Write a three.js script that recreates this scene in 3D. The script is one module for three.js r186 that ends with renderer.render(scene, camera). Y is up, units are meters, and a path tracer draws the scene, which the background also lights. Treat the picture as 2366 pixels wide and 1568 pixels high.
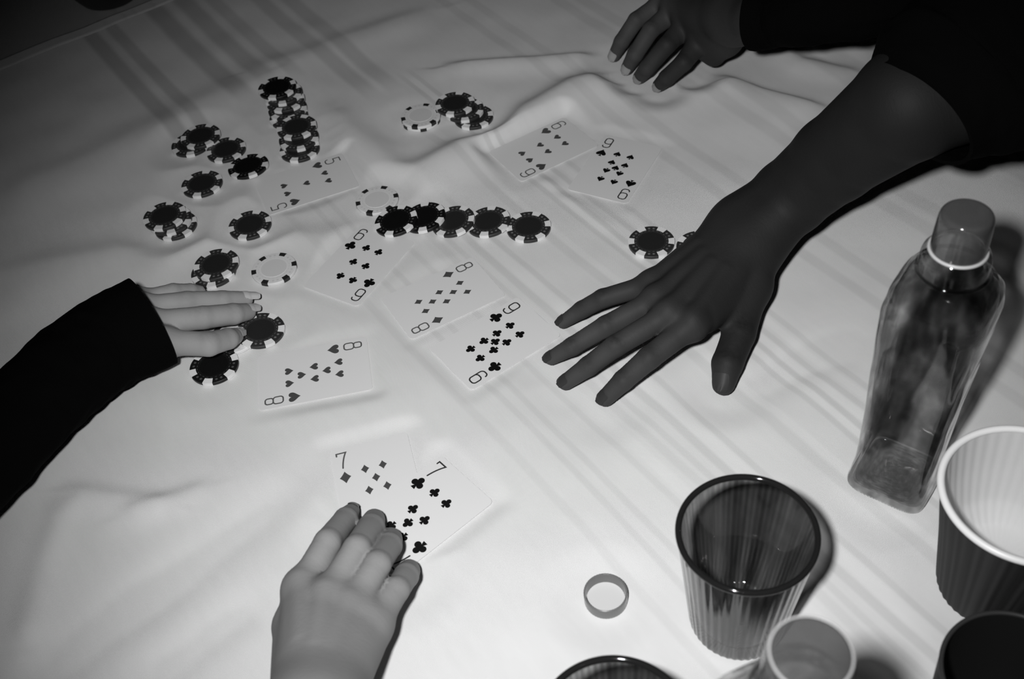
import * as THREE from 'three';
import { mergeGeometries, mergeVertices } from 'three/addons/utils/BufferGeometryUtils.js';
import { ImprovedNoise } from 'three/addons/math/ImprovedNoise.js';

// ------------------------------------------------------------------ camera, light, exposure
const TABLE = 0.75;                                   // height of the cloth
const FRAME_W = 2366, FRAME_H = 1568, FOCAL = 2532.6; // focal length in pixels of the frame
const scene = new THREE.Scene();
scene.background = new THREE.Color(0x000000);
const camera = new THREE.PerspectiveCamera(2 * Math.atan(FRAME_H / 2 / FOCAL) * 180 / Math.PI, FRAME_W / FRAME_H, 0.02, 20);
camera.position.set(0, TABLE + 0.629, 0);
camera.rotation.order = 'YXZ';
camera.rotation.set(-46.247 * Math.PI / 180, 0, -6.962 * Math.PI / 180);
camera.focus = 0.86; camera.userData.fStop = 10;
scene.add(camera);

const renderer = new THREE.WebGLRenderer({ antialias: true });
renderer.toneMapping = THREE.LinearToneMapping;
renderer.toneMappingExposure = 1.0;
renderer.shadowMap.enabled = true;

// the flash of a compact camera: a hand's width to the left of the lens and a little above it
const flash = new THREE.SpotLight(0xffffff, 2.2, 0, 37 * Math.PI / 180, 1, 2);
flash.name = 'flash_light';
flash.position.set(-0.055, TABLE + 0.66, -0.02);
flash.target.position.set(0.035, TABLE, -0.56);
flash.castShadow = true;
flash.shadow.radius = 0.8;
flash.shadow.mapSize.set(2048, 2048);
flash.shadow.bias = -0.0005;
flash.shadow.camera.near = 0.05;
flash.shadow.camera.far = 5;
scene.add(flash, flash.target);

// wrinkles of the cloth: height, far width, near width, path (x, z)
const WRINKLES = [
[0.013,0.018,0.032,[[-0.08,-0.817],[-0.029,-0.851],[0.033,-0.891],[0.093,-0.93],[0.146,-0.934],[0.208,-0.917]]],
[0.008,0.02,0.028,[[-0.161,-0.942],[-0.116,-0.875],[-0.08,-0.817]]],
[0.007,0.008,0.02,[[-0.03,-1.003],[0.042,-0.994],[0.132,-0.984]]],
[0.006,0.008,0.025,[[0.217,-0.937],[0.266,-0.886],[0.318,-0.847]]],
[0.005,0.009,0.02,[[0.306,-0.961],[0.321,-0.932],[0.365,-0.9]]],
[0.003,0.008,0.016,[[0.333,-0.96],[0.395,-0.939]]],
[0.005,0.02,0.042,[[-0.446,-0.755],[-0.331,-0.764],[-0.205,-0.754],[-0.104,-0.744]]],
[0.0045,0.026,0.042,[[-0.472,-0.864],[-0.396,-0.907],[-0.317,-0.964],[-0.237,-1.022]]],
[0.0035,0.016,0.026,[[-0.238,-1.043],[-0.188,-1.058],[-0.141,-1.082],[-0.044,-1.12]]],
[0.004,0.012,0.012,[[-0.334,-0.498],[-0.339,-0.443],[-0.339,-0.377]]],
[0.003,0.008,0.014,[[-0.333,-0.501],[-0.288,-0.487],[-0.255,-0.477]]],
[0.0025,0.007,0.014,[[-0.289,-0.474],[-0.262,-0.481],[-0.232,-0.49]]],
[-0.004,0.02,0.02,[[-0.324,-0.357],[-0.248,-0.417],[-0.162,-0.484]]],
[-0.003,0.016,0.016,[[-0.252,-0.346],[-0.187,-0.392]]],
[-0.004,0.014,0.016,[[0.166,-0.516],[0.207,-0.537],[0.255,-0.556]]],
[0.0015,0.006,0.006,[[0.005,-0.864],[0.058,-0.781],[0.123,-0.68],[0.179,-0.603]]],
[0.004,0.03,0.04,[[0.124,-0.935],[0.227,-0.902],[0.294,-0.833]]]];
// cards: rank and suit, x, z, turn
const CARDS = [
["6H",0.0516,-0.8446,1.0861],
["9S",0.1138,-0.802,0.5558],
["8H",-0.1577,-0.5915,1.4815],
["8D",-0.0526,-0.6595,1.1296],
["9C",-0.0133,-0.6009,1.0173],
["6C",-0.1227,-0.713,0.608],
["5H",-0.1744,-0.8356,1.2607],
["7D",-0.1072,-0.4722,-0.1618],
["7C",-0.0789,-0.4446,0.9293]];
// chips: x, height above the cloth, z, kind, turn of the edge spots, tilt, tilt direction, label
const CHIPS = [
[-0.0896,0.0027,-0.7599,"b",10,7.3,0,"black poker chip at the left end of the fanned row of five"],
[-0.0644,0.0027,-0.7599,"b",25,7.3,-4,"black poker chip second from the left in the fanned row of five"],
[-0.0389,0.0027,-0.7497,"g",50,7.3,0,"dark grey poker chip in the middle of the fanned row of five"],
[-0.0081,0.002,-0.7441,"g",15,5.2,-5,"dark grey poker chip second from the right in the fanned row of five"],
[0.0263,0.0002,-0.7327,"g",0,0,0,"dark grey poker chip lying flat at the right end of the fanned row of five"],
[-0.107,0.0002,-0.7951,"w",8,0,0,"white poker chip with dark edge spots half under the fanned row of five"],
[0.1277,0.0002,-0.6937,"g",-10,0,0,"dark grey poker chip lying clear of the spread dark hand, above its little finger"],
[0.1664,0.0002,-0.6804,"g",20,0,0,"dark grey poker chip mostly covered by the wrist of the spread dark hand"],
[-0.2746,0.0002,-0.8523,"g",22,0,0,"dark grey poker chip lying by itself between the black cluster and the three chip stack"],
[-0.2231,0.0002,-0.782,"g",13,0,0,"dark grey poker chip lying at the lower index of the five of hearts"],
[-0.2311,0.0022,-0.8686,"b",-10,4.5,-52,"blackest poker chip at the lower right end of the cluster of four"],
[-0.2562,0.0002,-0.9029,"g",12,0,0,"dark poker chip in the middle of the cluster of four, between two chips"],
[-0.2928,0.0002,-0.9197,"g",35,0,0,"dark poker chip at the lower left of the cluster of four, under another chip"],
[-0.283,0.0035,-0.9263,"g",5,0,0,"dark poker chip on top at the far left end of the cluster of four"],
[-0.2926,0.0002,-0.7944,"g",14,0,0,"bottom chip of the slipped stack of three at the left"],
[-0.2968,0.0035,-0.7981,"g",40,0,0,"middle chip of the slipped stack of three at the left"],
[-0.3015,0.0068,-0.8018,"g",20,0,0,"top chip of the slipped stack of three at the left"],
[-0.2504,0.0002,-0.7241,"g",30,0,0,"lower chip of the stack of two touching the fingers of the sleeved hand"],
[-0.2477,0.0035,-0.7295,"g",6,0,0,"upper chip of the stack of two beside the fingers of the sleeved hand"],
[-0.197,0.0002,-0.7183,"w",8,0,0,"white poker chip with dark edge spots beside the stack of two"],
[-0.2032,0.002,-0.6428,"g",-2,4.5,180,"dark grey poker chip at the fingertips of the sleeved hand"],
[-0.2385,0.0002,-0.6108,"b",20,0,0,"black poker chip just below the cuff and index finger of the sleeved hand"],
[-0.2249,0.0002,-0.6413,"w",26,0,0,"white poker chip held under the index finger of the sleeved hand"],
[-0.011,0.0002,-0.9074,"g",2,0,0,"bottom chip of the slipped pile of three at the far side, beside a white chip"],
[-0.0195,0.0035,-0.9163,"g",30,0,0,"middle chip of the slipped pile of three at the far side"],
[-0.0278,0.0068,-0.9237,"g",12,0,0,"top chip of the slipped pile of three at the far side"],
[-0.0631,0.0002,-0.9154,"w",36,0,0,"lower of two white poker chips beside the slipped pile of three"],
[-0.0627,0.0035,-0.915,"w",10,0,0,"upper of two white poker chips beside the slipped pile of three"],
[-0.1827,0.0002,-0.8887,"g",16,0,0,"nearest and lowest chip of the long toppled pile at the far left"],
[-0.1835,0.0035,-0.9021,"g",40,0,0,"second chip from the near end of the long toppled pile"],
[-0.1856,0.0068,-0.9168,"g",5,0,0,"third chip from the near end of the long toppled pile, topmost of its near half"],
[-0.1964,0.0002,-0.9464,"g",25,0,0,"fourth chip from the near end of the long toppled pile, lowest of its far half"],
[-0.1975,0.0035,-0.9556,"g",48,0,0,"fifth chip from the near end of the long toppled pile"],
[-0.1995,0.0068,-0.9658,"g",10,0,0,"third chip from the far end of the long toppled pile"],
[-0.2018,0.0101,-0.9739,"g",32,0,0,"second chip from the far end of the long toppled pile"],
[-0.2073,0.0134,-0.9811,"b",18,0,0,"farthest and topmost chip of the long toppled pile"]];
// arms: bones of the skeleton as joints x, y, z, radius
const ARMS = {
P1: {
  armA: [[0.1941,0.805,-0.623,0.021],[0.227,0.828,-0.636,0.023],[0.254,0.865,-0.6332,0.029],[0.29,0.925,-0.6109,0.037],[0.3215,0.935,-0.6183,0.042]],
  armB: [[0.1888,0.805,-0.6399,0.021],[0.2233,0.828,-0.6479,0.023],[0.2526,0.865,-0.6375,0.029],[0.29,0.925,-0.6109,0.037],[0.3215,0.935,-0.6183,0.042]],
  palm_index: [[0.1941,0.805,-0.623,0.0189],[0.1314,0.798,-0.5474,0.0107]],
  palm_middle: [[0.1924,0.805,-0.6285,0.0189],[0.1157,0.8,-0.5581,0.01]],
  palm_ring: [[0.1905,0.805,-0.6344,0.0189],[0.1096,0.798,-0.5764,0.0096]],
  palm_pinky: [[0.1888,0.805,-0.6399,0.0189],[0.1099,0.794,-0.5981,0.009]],
  palm_thumb: [[0.1941,0.805,-0.623,0.0178],[0.1858,0.79,-0.5892,0.0129]],
  palm_web: [[0.1858,0.79,-0.5892,0.0103],[0.145,0.7935,-0.5579,0.0086]],
  thumb: [[0.1858,0.79,-0.5892,0.0129],[0.1685,0.778,-0.5526,0.0122],[0.1554,0.77,-0.532,0.0116],[0.1503,0.762,-0.5198,0.0085]],
  index: [[0.1314,0.8,-0.5474,0.0095],[0.0965,0.79,-0.5289,0.0086],[0.0769,0.775,-0.5237,0.0077],[0.0629,0.761,-0.5209,0.0064]],
  middle: [[0.1157,0.802,-0.5581,0.0089],[0.0743,0.792,-0.5428,0.0082],[0.0535,0.775,-0.5415,0.0075],[0.0358,0.761,-0.5409,0.006]],
  ring: [[0.1096,0.8,-0.5764,0.0086],[0.0705,0.791,-0.565,0.0079],[0.0444,0.775,-0.5634,0.0072],[0.0279,0.761,-0.5672,0.0056]],
  pinky: [[0.1099,0.796,-0.5981,0.008],[0.073,0.786,-0.5994,0.0075],[0.0569,0.772,-0.604,0.0069],[0.0415,0.761,-0.6037,0.0053]],
  sleeve: [[0.2882,0.928,-0.594,0.048],[0.3241,0.94,-0.6127,0.0679],[0.3692,0.965,-0.6202,0.0963],[0.4126,1.0,-0.631,0.1206],[0.4607,1.04,-0.6432,0.1416]]},
P2: {
  armA: [[0.2346,0.85,-0.874,0.021],[0.2435,0.865,-0.8415,0.018],[0.2717,0.88,-0.8174,0.015]],
  armB: [[0.2412,0.85,-0.876,0.021],[0.2519,0.865,-0.844,0.018],[0.2767,0.88,-0.8189,0.015]],
  palm_index: [[0.2412,0.85,-0.876,0.0189],[0.2154,0.8,-0.9179,0.0123]],
  palm_middle: [[0.2391,0.85,-0.8754,0.0189],[0.2061,0.806,-0.9394,0.0124]],
  palm_ring: [[0.2368,0.85,-0.8747,0.0189],[0.2015,0.806,-0.9683,0.0123]],
  palm_pinky: [[0.2346,0.85,-0.874,0.0189],[0.1922,0.802,-0.9886,0.0117]],
  palm_thumb: [[0.2412,0.85,-0.876,0.0178],[0.2345,0.81,-0.9001,0.0138]],
  palm_web: [[0.2345,0.81,-0.9001,0.011],[0.2202,0.8,-0.9135,0.0099]],
  thumb: [[0.2345,0.81,-0.9001,0.0138],[0.2272,0.786,-0.9127,0.0108],[0.2173,0.786,-0.9238,0.0081],[0.2096,0.786,-0.9294,0.0065]],
  index: [[0.2154,0.802,-0.9179,0.011],[0.1941,0.792,-0.8969,0.0086],[0.179,0.775,-0.9003,0.0081],[0.1734,0.76,-0.9112,0.0065]],
  middle: [[0.2061,0.808,-0.9394,0.0111],[0.1818,0.8,-0.9176,0.0088],[0.1631,0.777,-0.9178,0.0083],[0.1576,0.76,-0.9296,0.0068]],
  ring: [[0.2015,0.808,-0.9683,0.011],[0.1726,0.8,-0.9492,0.0087],[0.1551,0.777,-0.9436,0.0081],[0.148,0.76,-0.9475,0.0066]],
  pinky: [[0.1922,0.804,-0.9886,0.0105],[0.1619,0.796,-0.9759,0.0083],[0.1464,0.776,-0.9721,0.0079],[0.1389,0.76,-0.9736,0.0064]],
  sleeve: [[0.2476,0.863,-0.8514,0.0364],[0.2656,0.868,-0.8383,0.033],[0.2848,0.885,-0.813,0.0348],[0.3293,0.9,-0.7994,0.0397],[0.4196,0.91,-0.8262,0.0503],[0.5698,0.93,-0.889,0.063]]},
P3: {
  armA: [[-0.3386,0.794,-0.5983,0.017],[-0.3566,0.796,-0.5723,0.017]],
  armB: [[-0.3386,0.794,-0.5983,0.017],[-0.3566,0.796,-0.5723,0.017]],
  palm_index: [[-0.3386,0.794,-0.5983,0.0153],[-0.2671,0.786,-0.6079,0.0112]],
  palm_middle: [[-0.3386,0.794,-0.5983,0.0153],[-0.2795,0.79,-0.6273,0.0108]],
  palm_ring: [[-0.3386,0.794,-0.5983,0.0153],[-0.2902,0.788,-0.6481,0.0107]],
  palm_pinky: [[-0.3386,0.794,-0.5983,0.0153],[-0.2959,0.782,-0.6634,0.009]],
  palm_thumb: [[-0.3386,0.794,-0.5983,0.0144],[-0.3043,0.774,-0.613,0.0083]],
  palm_web: [[-0.3043,0.774,-0.613,0.0067],[-0.2764,0.7805,-0.6092,0.009]],
  thumb: [[-0.3043,0.774,-0.613,0.0083],[-0.2794,0.766,-0.6163,0.0067],[-0.2617,0.763,-0.6259,0.0059],[-0.2511,0.762,-0.6309,0.0051]],
  index: [[-0.2671,0.788,-0.6079,0.01],[-0.2334,0.784,-0.6041,0.0096],[-0.2223,0.774,-0.6175,0.0085],[-0.2197,0.766,-0.6277,0.0069]],
  middle: [[-0.2795,0.792,-0.6273,0.0097],[-0.2392,0.788,-0.6303,0.0092],[-0.2198,0.776,-0.6429,0.0087],[-0.2118,0.766,-0.6542,0.0071]],
  ring: [[-0.2902,0.79,-0.6481,0.0096],[-0.2551,0.786,-0.6525,0.0089],[-0.2307,0.774,-0.6622,0.0084],[-0.2156,0.765,-0.6705,0.0069]],
  pinky: [[-0.2959,0.784,-0.6634,0.008],[-0.271,0.78,-0.6736,0.0071],[-0.2597,0.772,-0.6812,0.0062],[-0.2546,0.766,-0.686,0.0052]],
  sleeve: [[-0.2761,0.796,-0.6246,0.0387],[-0.3086,0.797,-0.6038,0.0371],[-0.3306,0.8,-0.5769,0.0355],[-0.3545,0.803,-0.5364,0.0351],[-0.377,0.808,-0.4919,0.0357],[-0.4064,0.82,-0.4216,0.0379],[-0.4256,0.84,-0.3523,0.0375]]},
P4: {
  armA: [[-0.1324,0.825,-0.2682,0.021],[-0.1337,0.835,-0.2322,0.025],[-0.1355,0.87,-0.175,0.031],[-0.1332,0.91,-0.1153,0.036]],
  armB: [[-0.129,0.825,-0.2679,0.021],[-0.1337,0.835,-0.2322,0.025],[-0.1355,0.87,-0.175,0.031],[-0.1332,0.91,-0.1153,0.036]],
  palm_index: [[-0.1324,0.825,-0.2682,0.0189],[-0.1455,0.798,-0.3664,0.0116]],
  palm_middle: [[-0.1313,0.825,-0.2681,0.0189],[-0.1283,0.804,-0.3532,0.0118]],
  palm_ring: [[-0.1301,0.825,-0.268,0.0189],[-0.1153,0.802,-0.3454,0.0117]],
  palm_pinky: [[-0.129,0.825,-0.2679,0.0189],[-0.1036,0.794,-0.338,0.0113]],
  palm_thumb: [[-0.1324,0.825,-0.2682,0.0178],[-0.1533,0.786,-0.3497,0.0095]],
  palm_web: [[-0.1533,0.786,-0.3497,0.0076],[-0.1474,0.7925,-0.3622,0.0093]],
  palm_heel: [[-0.1463,0.8,-0.2919,0.0138],[-0.1513,0.788,-0.3472,0.0109]],
  thumb: [[-0.1533,0.786,-0.3497,0.0095],[-0.148,0.772,-0.3895,0.0078],[-0.1394,0.766,-0.4155,0.0067],[-0.1338,0.763,-0.4283,0.0055]],
  index: [[-0.1455,0.8,-0.3664,0.0103],[-0.1309,0.802,-0.3965,0.0086],[-0.1242,0.78,-0.4278,0.008],[-0.1234,0.763,-0.4467,0.0054]],
  middle: [[-0.1283,0.806,-0.3532,0.0105],[-0.1115,0.806,-0.3863,0.0087],[-0.107,0.78,-0.4193,0.0088],[-0.1078,0.765,-0.4353,0.0077]],
  ring: [[-0.1153,0.804,-0.3454,0.0105],[-0.099,0.804,-0.3744,0.0086],[-0.0955,0.78,-0.403,0.0086],[-0.0966,0.765,-0.418,0.008]],
  pinky: [[-0.1036,0.796,-0.338,0.0101],[-0.0887,0.794,-0.3612,0.008],[-0.085,0.778,-0.3803,0.0081],[-0.085,0.765,-0.392,0.0076]]}};
// ------------------------------------------------------------------ helpers
const noise3 = new ImprovedNoise();
const N = (x, y, z) => noise3.noise(x + 17.3, y + 5.1, z + 91.7);
function rng(seed) { let s = seed >>> 0; return () => { s = (s + 0x6d2b79f5) >>> 0; let t = Math.imul(s ^ (s >>> 15), 1 | s); t = (t + Math.imul(t ^ (t >>> 7), 61 | t)) ^ t; return ((t ^ (t >>> 14)) >>> 0) / 4294967296; }; }
const names = new Map();
function numbered(name) { const n = names.get(name) || 0; names.set(name, n + 1); return n ? `${name}_${String(n).padStart(3, '0')}` : name; }
function tag(o, label, category, group, kind) {
  if (label) o.userData.label = label;
  if (category) o.userData.category = category;
  if (group) o.userData.group = group;
  if (kind) o.userData.kind = kind;
  return o;
}
function thing(name, pos, label, category, group) {
  const o = new THREE.Group(); o.name = numbered(name); o.position.set(...pos); scene.add(o);
  return tag(o, label, category, group);
}
function mesh(name, geo, mat, parent) {
  const m = new THREE.Mesh(geo, mat); m.name = parent ? name : numbered(name);
  m.castShadow = m.receiveShadow = true; (parent || scene).add(m); return m;
}
const grey = (v) => new THREE.Color().setRGB(v, v, v);
function mat(v, rough, extra = {}) { return new THREE.MeshPhysicalMaterial({ color: grey(v), roughness: rough, ...extra }); }
const pane = (v, extra = {}) => new THREE.MeshPhysicalMaterial({ color: grey(v), roughness: 0.03, transmission: 1, thickness: 0, ior: 1.5, side: THREE.DoubleSide, ...extra });
function dataTexture(w, h, fn, srgb = false) {
  const d = new Uint8Array(w * h * 4);
  for (let y = 0; y < h; y++) for (let x = 0; x < w; x++) { const v = Math.max(0, Math.min(255, Math.round(255 * fn(x / w, y / h)))); d.set([v, v, v, 255], (y * w + x) * 4); }
  const t = new THREE.DataTexture(d, w, h); t.wrapS = t.wrapT = THREE.RepeatWrapping; t.magFilter = THREE.LinearFilter; t.minFilter = THREE.LinearMipmapLinearFilter; t.generateMipmaps = true;
  if (srgb) t.colorSpace = THREE.SRGBColorSpace;
  t.needsUpdate = true; return t;
}
function grid(nu, nv, fn, closeU = false) {           // a sheet of (nu + 1) x (nv + 1) points, fn(u, v) -> [x, y, z]
  const p = [], t = [], ix = [];
  for (let j = 0; j <= nv; j++) for (let i = 0; i <= nu; i++) { p.push(...fn(closeU && i === nu ? 0 : i / nu, j / nv)); t.push(i / nu, j / nv); }
  for (let j = 0; j < nv; j++) for (let i = 0; i < nu; i++) { const a = j * (nu + 1) + i, b = a + 1, c = a + nu + 1, d = c + 1; ix.push(a, b, d, a, d, c); }
  const g = new THREE.BufferGeometry(); g.setAttribute('position', new THREE.Float32BufferAttribute(p, 3)); g.setAttribute('uv', new THREE.Float32BufferAttribute(t, 2)); g.setIndex(ix);
  g.computeVertexNormals();
  if (closeU) { const n = g.attributes.normal; for (let j = 0; j <= nv; j++) { const a = j * (nu + 1), b = a + nu; const v = new THREE.Vector3(n.getX(a) + n.getX(b), n.getY(a) + n.getY(b), n.getZ(a) + n.getZ(b)).normalize(); n.setXYZ(a, v.x, v.y, v.z); n.setXYZ(b, v.x, v.y, v.z); } }
  return g;
}
function merge(list) { return mergeGeometries(list.map((g) => { const o = g.index ? g.toNonIndexed() : g; for (const k of Object.keys(o.attributes)) if (!['position', 'normal', 'uv'].includes(k)) o.deleteAttribute(k); return o; })); }
const smooth = (a, b, x) => { const t = Math.max(0, Math.min(1, (x - a) / (b - a))); return t * t * (3 - 2 * t); };

// ------------------------------------------------------------------ the cloth: folds, creases, woven stripes and painted pleat shading
const TH = 30.5 * Math.PI / 180, EU = [Math.cos(TH), -Math.sin(TH)], EV = [Math.sin(TH), Math.cos(TH)];
const toXZ = (u, v) => [u * EU[0] + v * EV[0], u * EU[1] + v * EV[1]];
const FLAT = [];                                        // places pressed flat by what lies there: x, z, radius
for (const c of CHIPS) FLAT.push([c[0], c[2], 0.021]);
const GLASSES = [[0.118, -0.3362, 0.032], [0.2777, -0.3393, 0.033], [0.2332, -0.2395, 0.03], [0.027, -0.2325, 0.032], [0.0395, -0.3614, 0.015], [0.248, -0.4283, 0.038], [0.0927, -0.1783, 0.04]];
FLAT.push(...GLASSES);
for (const A of Object.values(ARMS)) for (const f of ['thumb', 'index', 'middle', 'ring', 'pinky']) { const j = A[f][A[f].length - 1]; FLAT.push([j[0], j[2], 0.012]); }
function flatness(x, z) {
  let m = 1;
  for (const [a, b, r] of FLAT) { const d = Math.hypot(x - a, z - b); if (d < r + 0.03) m = Math.min(m, smooth(r, r + 0.03, d)); }
  for (const [, a, b, th] of CARDS) {
    const dx = x - a, dz = z - b, c = Math.cos(th), s = Math.sin(th);
    const lx = Math.max(0, Math.abs(dx * c + dz * s) - 0.03), ly = Math.max(0, Math.abs(dx * s - dz * c) - 0.045), d = Math.hypot(lx, ly);
    if (d < 0.015) m = Math.min(m, smooth(0, 0.015, d));
  }
  return m;
}
function clothHeight(x, z) {
  let y = 0.0018 * N(x * 9, z * 9, 2) + 0.0012 * N(x * 21, z * 21, 7) + 0.0025 * N(x * 4, z * 4, 11);
  for (const [amp, far, near, path] of WRINKLES) {
    let best = 1e9, side = 1, along = 0, len = 0, hit = 0;
    for (let i = 0; i + 1 < path.length; i++) {
      const [ax, az] = path[i], [bx, bz] = path[i + 1], dx = bx - ax, dz = bz - az, L = Math.hypot(dx, dz);
      const t = Math.max(0, Math.min(1, ((x - ax) * dx + (z - az) * dz) / (L * L))), d = Math.hypot(x - ax - dx * t, z - az - dz * t);
      if (d < best) { best = d; side = ((x - ax) * dz - (z - az) * dx) * Math.sign(dx || 1) > 0 ? 1 : -1; hit = len + t * L; }
      len += L;
    }
    along = hit / len;
    const s = side > 0 ? far : near; if (best > 3 * s) continue;
    y += amp * Math.exp(-((best / s) ** 2)) * smooth(-0.12, 0.15, along) * smooth(1.12, 0.85, along);
  }
  return Math.max(-0.0005, y + 0.002) * flatness(x, z);
}
// woven stripes and painted pleat shading, both along v: centre, width, change of tone
const STRIPES = [[0.212, 0.010, -0.3, -2, -0.955], [0.237, 0.008, -0.26, -2, -0.95], [0.292, 0.013, -0.32, -2, -0.985], [0.325, 0.012, -0.28, -2, -1.0], [0.352, 0.009, -0.2, -2, -0.985], [0.395, 0.010, -0.22, -2, -0.9], [0.42, 0.010, -0.22, -2, -0.9],  // far panel only: shade of the pleats painted as dark bands
  [0.238, 0.004, -0.06, -0.8, 1], [0.262, 0.003, -0.08, -0.8, 1], [0.275, 0.003, -0.08, -0.8, 1], [0.3, 0.003, -0.07, -0.8, 1], [0.31, 0.005, 0.04, -0.8, 1], [0.324, 0.004, -0.07, -0.8, 1], [0.334, 0.003, -0.08, -0.7, 1], [0.347, 0.004, -0.12, -0.7, 1], [0.356, 0.006, 0.05, -0.7, 1], [0.364, 0.003, -0.1, -0.7, 1], [0.402, 0.005, -0.08, -0.8, 1], [0.41, 0.004, 0.05, -0.8, 1], [0.436, 0.003, -0.11, -0.9, 1], [0.442, 0.004, 0.07, -0.9, 1], [0.448, 0.003, -0.12, -0.9, 1], [0.455, 0.004, 0.07, -0.7, 1], [0.462, 0.003, -0.11, -0.7, 1], [0.47, 0.004, 0.06, -0.7, 1], [0.478, 0.003, -0.1, -0.7, 1], [0.55, 0.006, -0.1, -2, 1], [0.575, 0.006, -0.1, -2, 1], [0.645, 0.008, -0.1, -2, 1], [0.668, 0.008, -0.1, -2, 1], [0.76, 0.01, -0.12, -2, 1], [0.785, 0.01, -0.12, -2, 1]];
const U0 = -0.62, U1 = 1.15, V0 = -1.243, V1 = 0.2;
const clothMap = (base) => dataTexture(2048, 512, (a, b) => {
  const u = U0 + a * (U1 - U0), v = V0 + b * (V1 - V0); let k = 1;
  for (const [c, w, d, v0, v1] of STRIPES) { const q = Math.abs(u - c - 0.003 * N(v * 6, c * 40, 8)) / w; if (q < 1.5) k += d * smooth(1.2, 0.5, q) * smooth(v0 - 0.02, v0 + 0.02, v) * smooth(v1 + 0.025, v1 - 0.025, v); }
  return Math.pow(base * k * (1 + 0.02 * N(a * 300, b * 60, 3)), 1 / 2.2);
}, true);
const weave = dataTexture(256, 256, (a, b) => 0.5 + 0.25 * Math.sin(a * Math.PI * 2 * 32) + 0.25 * Math.sin(b * Math.PI * 2 * 32) * Math.cos(a * Math.PI * 2 * 16));
weave.repeat.set((U1 - U0) / 0.022, (V1 - V0) / 0.022);
function clothSheet(u0, u1, v0, v1, nu, nv, drop, height) {
  return grid(nu, nv, (a, b) => {
    const u = u0 + a * (u1 - u0), v = v0 + b * (v1 - v0);
    const uu = Math.max(-0.58, Math.min(1.1, u)), vv = Math.max(drop[0], Math.min(drop[1], v));
    const over = Math.max(Math.abs(u - uu), Math.abs(v - vv)), [x, z] = toXZ(uu + Math.sign(u - uu) * Math.min(0.01, over), vv + Math.sign(v - vv) * Math.min(0.01, over));
    return [x, height(x, z, u, v) - Math.max(0, over - 0.004) * 0.3, z];
  });
}
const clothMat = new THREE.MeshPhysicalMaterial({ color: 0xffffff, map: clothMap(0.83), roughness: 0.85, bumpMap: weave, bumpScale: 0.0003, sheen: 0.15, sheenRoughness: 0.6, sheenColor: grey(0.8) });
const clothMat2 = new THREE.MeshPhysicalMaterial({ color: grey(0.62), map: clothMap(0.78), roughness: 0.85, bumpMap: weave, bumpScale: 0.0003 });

{ // floor, table and its two cloths
  const f = mesh('floor', new THREE.BoxGeometry(5, 0.1, 5), mat(0.08, 0.6), null); f.position.set(0, -0.05, -0.6); f.userData.kind = 'structure';
  const paint = mat(0.1, 0.8), side = (name, w, h, d, x, y, z) => { const m = mesh(name, new THREE.BoxGeometry(w, h, d), paint, null); m.position.set(x, y, z); m.userData.kind = 'structure'; };
  side('wall_back', 5.2, 2.7, 0.1, 0, 1.35, -3.15); side('wall_front', 5.2, 2.7, 0.1, 0, 1.35, 1.95); side('wall_left', 0.1, 2.7, 5, -2.55, 1.35, -0.6); side('wall_right', 0.1, 2.7, 5, 2.55, 1.35, -0.6); side('ceiling', 5.2, 0.1, 5.2, 0, 2.75, -0.6);
  const [cx, cz] = toXZ(0.26, -0.75);
  const t = thing('table', [cx, 0, cz], 'large rectangular table under the white cloth everyone plays on', 'table'); t.rotation.y = TH;
  const wood = mat(0.12, 0.5);
  const top = mesh('tabletop', new THREE.BoxGeometry(1.68, 0.03, 1.9), wood, t); top.position.y = TABLE - 0.02;
  for (const [sx, sz] of [[-1, -1], [1, -1], [-1, 1], [1, 1]]) { const l = mesh('leg', new THREE.CylinderGeometry(0.032, 0.024, TABLE - 0.035, 20), wood, t); l.position.set(sx * 0.76, (TABLE - 0.035) / 2, sz * 0.88); }
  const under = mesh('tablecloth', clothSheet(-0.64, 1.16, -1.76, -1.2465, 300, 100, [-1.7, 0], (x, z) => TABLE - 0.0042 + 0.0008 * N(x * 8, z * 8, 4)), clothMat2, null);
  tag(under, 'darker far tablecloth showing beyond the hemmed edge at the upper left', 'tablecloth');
  const c = thing('tablecloth', [0, TABLE, 0], 'white tablecloth with woven stripes, soft folds and a hem, spread under the cards', 'tablecloth');
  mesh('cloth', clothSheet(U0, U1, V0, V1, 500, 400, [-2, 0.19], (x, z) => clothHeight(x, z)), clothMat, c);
  const hem = grid(300, 10, (a, b) => { const u = -0.575 + a * 1.67, v = V0 - 0.002 + b * 0.022, [x, z] = toXZ(u, v); return [x, clothHeight(x, z) + 0.0004 + 0.0016 * Math.sqrt(Math.max(0, 1 - (2 * b - 1) ** 4)) - (b === 0 ? 0.004 : 0), z]; });
  mesh('hem', hem, clothMat, c);
}

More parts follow.
